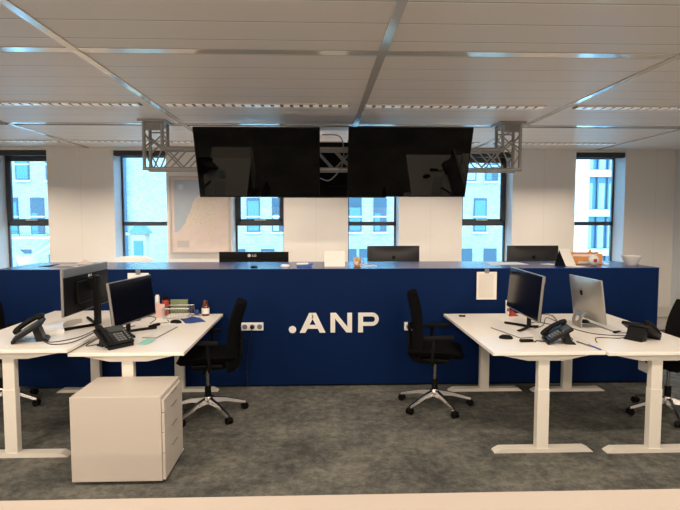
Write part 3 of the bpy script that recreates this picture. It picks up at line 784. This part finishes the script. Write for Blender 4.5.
t = B().prism([(-.04, 0), (.04, 0), (.045, .13), (-.03, .115)], lambda u, v, w_: (u, w_, v), .004).prism([(-.04, 0), (.04, 0), (.035, .12), (-.04, .135)], lambda u, v, w_: (u, w_+.03, v), .004).span((-.04, 0, 0), (.04, .034, .004)).build('folded_card', 'pink', None, loc=(-1.50, 5.14, .74), rz=R(10)); tag(t, 'pale pink folded card standing beside the monitor above the pedestal', 'card')
tag(B().lathe([(.001, 0), (.02, 0), (.021, .18), (.014, .20), (.001, .20)], n=20).build('white_tube', 'white', None, True, loc=(-1.555, 5.26, .74)), 'white upright tube behind the pink card', 'tube')
t = empty('red_jar', (-1.485, 5.27, .74+.0), 0, 'dark red jar between the white tube and the green box', 'jar')
B().lathe([(.001, 0), (.032, 0), (.034, .10), (.030, .115), (.001, .115)], n=24).build('jar_body', 'red', t, True); B().lathe([(.001, .115), (.030, .115), (.030, .14), (.001, .14)], n=24).build('lid', 'blackmat', t, True)
t.location = (-1.485, 5.28, .74); t.scale = (1, 1, 1.3)
for k, (x, y, a, l_) in enumerate([(-1.42, 4.62, 70, 'near the keyboard'), ]):
    tag(B().box((0, 0, .012), (.13, .035, .022), None, .008).build('stapler', 'black', None, True, loc=(-1.425, 4.72, .74), rz=R(a)), 'black stapler beside the keyboard above the pedestal', 'stapler')
# desk right of lettering
t = empty('dispenser', (1.80, 5.20, .74), 0, 'narrow white dispenser with a red tip behind the black-screened monitor', 'dispenser')
B().box((0, 0, .07), (.03, .03, .14), None, .004).build('dispenser_body', 'white', t); B().box((.0, -.016, .05), (.02, .004, .03)).build('mark', 'red', t)
tag(B().prism([(-.04, 0), (.05, 0), (-.02, .06)], lambda u, v, w_: (u, w_, v), .03).build('red_wedge', 'red', None, loc=(1.83, 5.10, .74), rz=R(8)), 'small red wedge standing by the white dispenser', 'wedge')
for x, y, a, c, l_ in ((1.962, 3.82, -84, 'bluebox', 'blue pen'), (1.935, 3.93, -80, 'silver', 'silver pen')):
    t = B().cyl((-.08, 0, .006), (.065, 0, .006), .0055).cyl((.065, 0, .006), (.08, 0, .006), .0055, .001).build('pen', c, None, True, loc=(x, y, .74), rz=R(a)); tag(t, l_+' lying near the seam of the two right desks', 'pen', 'pens near the desk seam')

# ------------------------------------------------------------ things on the counter
Z = CZ
def sheet(name, loc, rz, w_, h, lab, m='paper', z=.0):
    return tag(B().box((0, 0, .0010), (w_, h, .0015)).build(name, m, None, loc=(loc[0], loc[1], Z+z), rz=R(rz)), lab, 'paper')
sheet('magazine', (-2.74, 5.80, 0), -12, .22, .30, 'dark magazine at the bottom of the pile on the left end of the counter', 'blackmat')
sheet('paper_sheet', (-2.64, 5.82, 0), 8, .21, .30, 'tan paper sheet on the left end of the counter', mat('tan paper', (.62, .50, .42), .8), .003)
sheet('paper_sheet', (-2.40, 5.80, 0), -20, .21, .30, 'white paper sheet on the left end of the counter, behind the ultrawide monitor', 'paper', .0)
b = B()
b.grid(8, 8, lambda u, v: ((u-.5)*.16, (v-.5)*.12, .004+.04*math.sin(u*PI)*math.sin(v*PI)*(1+.3*math.sin(9*u+5*v)))); b.grid(8, 8, lambda u, v: ((u-.5)*.16, (v-.5)*.12, .003))
tag(b.build('crumpled_paper', mat('pinkish paper', (.70, .60, .54), .8), None, True, loc=(-2.50, 5.90, Z+.005)), 'crumpled pinkish paper on top of the pile at the left end of the counter', 'paper')
tag(B().lathe([(.001, 0), (.035, 0), (.036, .012), (.02, .02), (.001, .02)], n=20).build('puck', 'black', None, True, loc=(-.665, 5.50, Z)), 'small black puck on the counter below the black ultrawide monitor', 'puck')
b = B(); b.lathe([(.001, 0), (.028, 0), (.031, .008), (.022, .024), (.001, .028)], n=24); bmesh.ops.scale(b.bm, vec=(1.2, 1.7, 1), verts=b.bm.verts)
tag(b.build('computer_mouse', 'white', None, True, loc=(-.36, 5.58, Z), rz=R(70)), 'white computer mouse on the counter left of the blue and white dispenser', 'mouse')
t = empty('tape_dispenser', (-.165, 5.58, Z), R(6), 'small blue and white tape dispenser on the counter', 'dispenser')
B().prism([(-.08, .0), (.07, 0), (.09, .035), (.02, .025), (-.07, .02)], lambda u, v, w_: (u, -.025+w_, v), .05).build('case', 'bluebox', t)
B().box((-.02, 0, .032), (.12, .045, .02), None, .008).build('cover', 'white', t, True)
# white folded card + open card
t = tag(B().prism([(-.06, 0), (0, .155), (.06, 0), (.057, 0), (0, .148), (-.057, 0)], lambda u, v, w_: (-.105+w_, u, v), .21).build('tent_card', 'paper', None, loc=(.145, 5.66, Z), rz=R(0)), 'blank white tent card on the counter left of the gold mug', 'card')
t = empty('mug', (.375, 5.60, Z), 0, 'gold and white patterned mug on the middle of the counter', 'mug')
m = mat('gold pattern glaze', (.6, .4, .2), .3); nt = m.node_tree; tc = nt.nodes['Texture Coordinate']; vo = nt.nodes.new('ShaderNodeTexVoronoi'); vo.inputs['Scale'].default_value = 38
nt.links.new(tc.outputs['Object'], vo.inputs['Vector']); r = ramp(nt, vo.outputs['Distance'], [(.45, (.50, .24, .05)), (.7, (.72, .62, .48))]); nt.links.new(r.outputs[0], nt.nodes['Principled BSDF'].inputs['Base Color']); M['goldglaze'] = m
B().lathe([(.001, 0), (.028, 0), (.036, .012), (.040, .05), (.038, .092), (.035, .092), (.036, .05), (.030, .015), (.001, .01)], n=28).build('mug_body', 'goldglaze', t, True)
B().tube([(.036, 0, .075), (.062, 0, .07), (.064, 0, .035), (.036, 0, .022)], .006).build('mug_handle', 'goldglaze', t, True)
sheet('paper_sheet', (.47, 5.70, 0), 10, .21, .15, 'small white paper on the counter right of the gold mug')
sheet('paper_sheet', (2.0, 5.90, 0), 5, .42, .30, 'white paper lying on the counter above the pinned-up printed sheet', 'paper')
t = empty('display_easel', (2.545, 5.64, Z), R(-58), 'black tent holder with a white card on the right part of the counter', 'card holder')
B().prism([(-.075, 0), (-.022, .165), (-.010, .165), (.075, 0)], lambda u, v, w_: (u, -.06+w_, v), .13).build('holder', 'black', t)
tag(B().prism([(-.010, .172), (.076, .002), (.079, .003), (-.007, .175)], lambda u, v, w_: (u, -.085+w_, v), .17).build('card', 'paper', t), None)
B().box((-.17, 0, .0015), (.14, .15, .002)).box((.14, 0, .0015), (.12, .15, .002)).build('base_sheet', 'paper', t)
# orange carton with figures
t = empty('orange_carton', (2.86, 5.84, Z), R(2), 'orange and white open carton on the counter behind the white ball', 'box')
bb = B()
bb.span((-.17, -.05, 0), (.17, -.046, .11)).span((-.17, .046, 0), (.17, .05, .125)).span((-.17, -.05, 0), (-.166, .05, .11)).span((.166, -.05, 0), (.17, .05, .11)).span((-.17, -.05, 0), (.17, .05, .004))
bb.build('carton_body', 'orange', t)
B().span((-.165, -.052, .085), (.10, -.0505, .105)).span((-.10, -.052, .01), (.12, -.0505, .03)).build('print_band', 'white', t)
B().cyl((.055, 0, .005), (.055, 0, .13), .018).lathe([(.001, .125), (.018, .125), (.012, .155), (.001, .16)], (.055, 0, 0), 16).build('bottle_neck', 'orange', t, True)
B().cyl((.135, 0, .005), (.135, 0, .13), .016).build('bottle_neck', 'orange', t, True)
t = empty('paper_ball', (2.845, 5.62, Z), 0, 'white ball with a dark red round mark on the right part of the counter', 'ball')
B().lathe([(.001, 0), (.02, .002)]+[(.056*math.sin(PI*k/12), .056-.056*math.cos(PI*k/12)) for k in range(3, 12)]+[(.001, .112)], n=28).build('ball_body', 'ceramic', t, True)
B().cyl((-.01, -.0545, .056), (-.01, -.0585, .056), .020, n=20).build('mark', mat('dark red print', (.35, .03, .03), .5), t)
tag(B().lathe([(.001, 0), (.03, 0), (.034, .008), (.03, .016), (.001, .018)], n=20).build('white_coaster', 'white', None, True, loc=(3.01, 5.68, Z)), 'flat white disc on the counter between the ball and the bowl', 'disc')
tag(B().lathe([(.001, .0), (.05, .0), (.056, .006), (.098, .092), (.100, .098), (.096, .098), (.054, .014), (.001, .010)], n=40).build('bowl', 'ceramic', None, True, loc=(3.27, 5.66, Z)), 'white ceramic bowl near the right end of the counter', 'bowl')
# pinned sheets hanging from the counter edge
def hung(x0, x1, zb, lab, m):
    t = empty('hanging_sheet', ((x0+x1)/2, 5.36, 0), 0, lab, 'paper')
    w_ = (x1-x0)/2
    B().span((-w_, -.012, zb), (w_, -.009, 1.14)).build('page', m, t)
    B().span((-.022, -.018, 1.125), (.022, -.006, 1.165), .003).cyl((-.02, -.014, 1.165), (.02, -.014, 1.165), .008).build('clip', 'silver', t)
hung(1.54, 1.74, .865, 'printed white sheet clipped to the counter front above the right desk', 'print')
hung(-1.86, -1.66, .90, 'white sheet clipped to the counter front behind the monitor above the pedestal', 'paper')

# ------------------------------------------------------------ map on the back wall
t = empty('wall_map', (-1.727, 7.995, 1.165), 0, 'framed map of a coastal country on the wall, partly behind the left hanging screen', 'map')
mw, mh = .43, 1.10
B().span((-mw, -.03, 0), (-mw+.025, 0, mh)).span((mw-.025, -.03, 0), (mw, 0, mh)).span((-mw+.025, -.03, 0), (mw-.025, 0, .025)).span((-mw+.025, -.03, mh-.025), (mw-.025, 0, mh)).build('frame', mat('map frame', (.50, .46, .42), .5), t)
B().span((-mw+.02, -.016, .02), (mw-.02, -.008, mh-.02)).build('map_sheet', mat('map pink land', (.66, .56, .52), .5, var=(9, .05)), t)
fm = lambda u, v, w_: (u, -.016-w_, v)
sea = [(-.365, .30), (-.33, .30), (-.27, .36), (-.22, .42), (-.19, .50), (-.13, .62), (-.10, .72), (-.06, .80), (.02, .84), (.10, .86), (.20, .88), (.36, .90), (.36, 1.05), (-.365, 1.05)]
B().prism(sea, fm, .001).build('sea_area', mat('map sea', (.40, .46, .53), .5, var=(6, .05)), t)
m = mat('map country', (.66, .59, .52), .5); nt = m.node_tree; tc = nt.nodes['Texture Coordinate']; prev = None
mx0 = None; col = None
for scl, thr, cc in ((38, .22, (.62, .50, .22)), (55, .20, (.60, .26, .18)), (23, .14, (.35, .42, .30))):
    vo = nt.nodes.new('ShaderNodeTexVoronoi'); vo.inputs['Scale'].default_value = scl; nt.links.new(tc.outputs['Object'], vo.inputs['Vector'])
    q = nt.nodes.new('ShaderNodeMath'); q.operation = 'LESS_THAN'; q.inputs[1].default_value = thr; nt.links.new(vo.outputs['Distance'], q.inputs[0])
    mx = nt.nodes.new('ShaderNodeMix'); mx.data_type = 'RGBA'; nt.links.new(q.outputs[0], mx.inputs['Factor'])
    mx.inputs['A'].default_value = (.66, .59, .52, 1); mx.inputs['B'].default_value = (*cc, 1)
    if col: nt.links.new(col, mx.inputs['A'])
    col = mx.outputs['Result']
nt.links.new(col, nt.nodes['Principled BSDF'].inputs['Base Color']); M['country'] = m
land = [(-.27, .36), (-.22, .42), (-.19, .50), (-.13, .62), (-.10, .72), (-.04, .78), (.10, .83), (.24, .82), (.27, .70), (.22, .62), (.25, .52), (.16, .47), (.19, .38), (.14, .22), (.08, .17), (.12, .30), (.02, .38), (-.10, .40), (-.18, .36)]
B().prism(land, fm, .0015).build('country_area', 'country', t)
B().span((-.33, -.0185, .085), (-.16, -.016, .18)).build('legend_box', mat('legend', (.48, .46, .43), .5), t)
B().cyl((-.27, -.0185, .95), (-.27, -.016, .95), .04, n=20).build('compass', mat('pale map disc', (.55, .60, .65), .5), t)

# ------------------------------------------------------------ truss
t = empty('ceiling_truss', (0, 5.75, ZC), 0, 'aluminium lattice truss hanging from the ceiling and carrying the screens', 'truss')
x0, x1 = -1.80, 2.09; D = .21; zb, zt = -.495, -.285; rr = .0175
def tb(*segs):
    b = B()
    for p, q in segs: b.cyl(p, q, rr, n=14)
    return b
xi0, xi1 = x0+.185, x1-.185
for y, nm in ((0, 'front'), (D, 'rear')):
    tb(((x0-rr, y, zb), (x1+rr, y, zb))).build('lower_chord', 'truss', t, True)
    tb(((xi0-rr, y, zt), (xi1+rr, y, zt))).build('upper_chord', 'truss', t, True)
    for xa, xb in ((x0, xi0), (x1, xi1)):
        tb(((xa, y, -.02), (xa, y, zb))).build('upright', 'truss', t, True)
        tb(((xb, y, -.02), (xb, y, zt))).build('upright', 'truss', t, True)
def lace(segs, name='lacing'):
    b = B()
    for p, q in segs: b.cyl(p, q, .008, n=8)
    b.build(name, 'truss', t, True)
for y in (0, D):
    s = []; n_ = 18; xs = [xi0+(xi1-xi0)*k/n_ for k in range(n_+1)]
    for k in range(n_):
        a, b = (zt, zb) if k % 2 == 0 else (zb, zt); s.append(((xs[k], y, a), (xs[k+1], y, b)))
    s += [((xs[0], y, zb), (xs[1], y, zt)), ((xs[-1], y, zb), (xs[-2], y, zt)), ((xs[9], y, zb), (xs[10], y, zt)), ((xs[9], y, zt), (xs[10], y, zb))]
    lace(s)
    for xa, xb in ((x0, xi0), (x1, xi1)):
        lace([((xa, y, -.15), (xb, y, -.30)), ((xb, y, -.15), (xa, y, zt-.04)), ((xa, y, zt-.04), ((xa+xb)/2, y, zb)), ((xb, y, zt), ((xa+xb)/2, y, zb)), ((xa, y, -.05), (xb, y, -.05)), ((xa, y, -.10), (xb, y, -.10))])
s = []
for k in range(0, 19, 1):
    xs_ = xi0+(xi1-xi0)*k/18; s.append(((xs_, 0 if k % 2 else D, zb), (xs_+(xi1-xi0)/18*(1 if k < 18 else 0), D if k % 2 else 0, zb))); s.append(((xs_, 0, zt), (xs_, D, zt)))
for xa in (x0, xi0, xi1, x1):
    s += [((xa, 0, -.12), (xa, D, -.20)), ((xa, D, -.20), (xa, 0, -.28)), ((xa, 0, -.05), (xa, D, -.05)), ((xa, 0, zb if xa in (x0, x1) else zt), (xa, D, zb if xa in (x0, x1) else zt))]
lace(s)
for xa, xb in ((x0, xi0), (xi1, x1)):
    p_ = B().span((xa-.05, -.05, -.022), (xb+.05, D+.05, 0), .004).build('ceiling_plate', 'truss', t)
    B().span((xa+.015, -.012, -.095), (xb-.015, .0, -.025)).cyl(((xa+xb)/2, -.02, -.06), ((xa+xb)/2, -.005, -.06), .016).build('clamp_plate', 'silver', p_)

# ------------------------------------------------------------ hanging televisions (screen faces -y and down)
def tv(lab, cx, ytop, ztop, ybot, zbot, dirn=1):
    t = empty('television', (cx, (ytop+ybot)/2, (ztop+zbot)/2), 0, lab, 'television', 'televisions hung on the truss')
    dz = ztop-zbot; dyy = ytop-ybot; h = math.hypot(dz, dyy); an = math.atan2(-dyy*dirn, dz)   # lean
    def f(m_):
        m_.rotation_euler = (an if dirn > 0 else -an, 0, 0); return m_
    rot = Matrix.Rotation(math.atan2(-dyy, dz)*1.0, 3, 'X')
    s = -1 if dirn > 0 else 1
    B().box((0, 0, 0), (1.208, .03, h), None, .003).build('bezel', 'black', t).rotation_euler = (math.atan2(-dyy, dz), 0, 0)
    B().box((0, s*.0155, .003), (1.188, .002, h-.022)).build('screen', 'screen', t).rotation_euler = (math.atan2(-dyy, dz), 0, 0)
    B().box((0, -s*.03, -.05), (.8, .04, h*.55), None, .01).build('rear_housing', 'blackmat', t).rotation_euler = (math.atan2(-dyy, dz), 0, 0)
    B().box((0, s*.0165, -h/2+.006), (.014, .003, .008)).build('power_light', 'key', t).rotation_euler = (math.atan2(-dyy, dz), 0, 0)
    return t
def bracket(t, y, l=.08):
    b = B()
    for s in (-1, 1): b.span((s*.2-.02, y-.012, -.28), (s*.2+.02, y, .28)); b.box((s*.2, y-l*(1 if y > 0 else -1), -.1), (.03, l*2, .03)); b.box((s*.2, y-l*(1 if y > 0 else -1), .12), (.03, l*2.4, .03))
    b.build('bracket', 'blackmat', t)
a = tv('left of the two large black screens hanging from the truss', -.607, 5.33, 2.533, 5.625, 1.885); bracket(a, .235)
c = tv('right of the two large black screens hanging from the truss', .875, 5.33, 2.540, 5.625, 1.890); bracket(c, .235)
d = tv('dark screen facing the windows, glimpsed in the gap between the two front screens', .13, 6.42, 2.535, 6.16, 1.90, -1); bracket(d, -.295, .12)
tag(B().tube([(.02, 5.70, 2.52), (.20, 5.68, 2.5), (.24, 5.70, 2.35), (.22, 5.70, 2.2), (.10, 5.69, 2.06), (.0, 5.72, 2.08)], .006).build('cable', 'silver', None, True), 'thin grey cable looping in the gap between the hanging screens', 'cable')

bpy.context.view_layer.update()
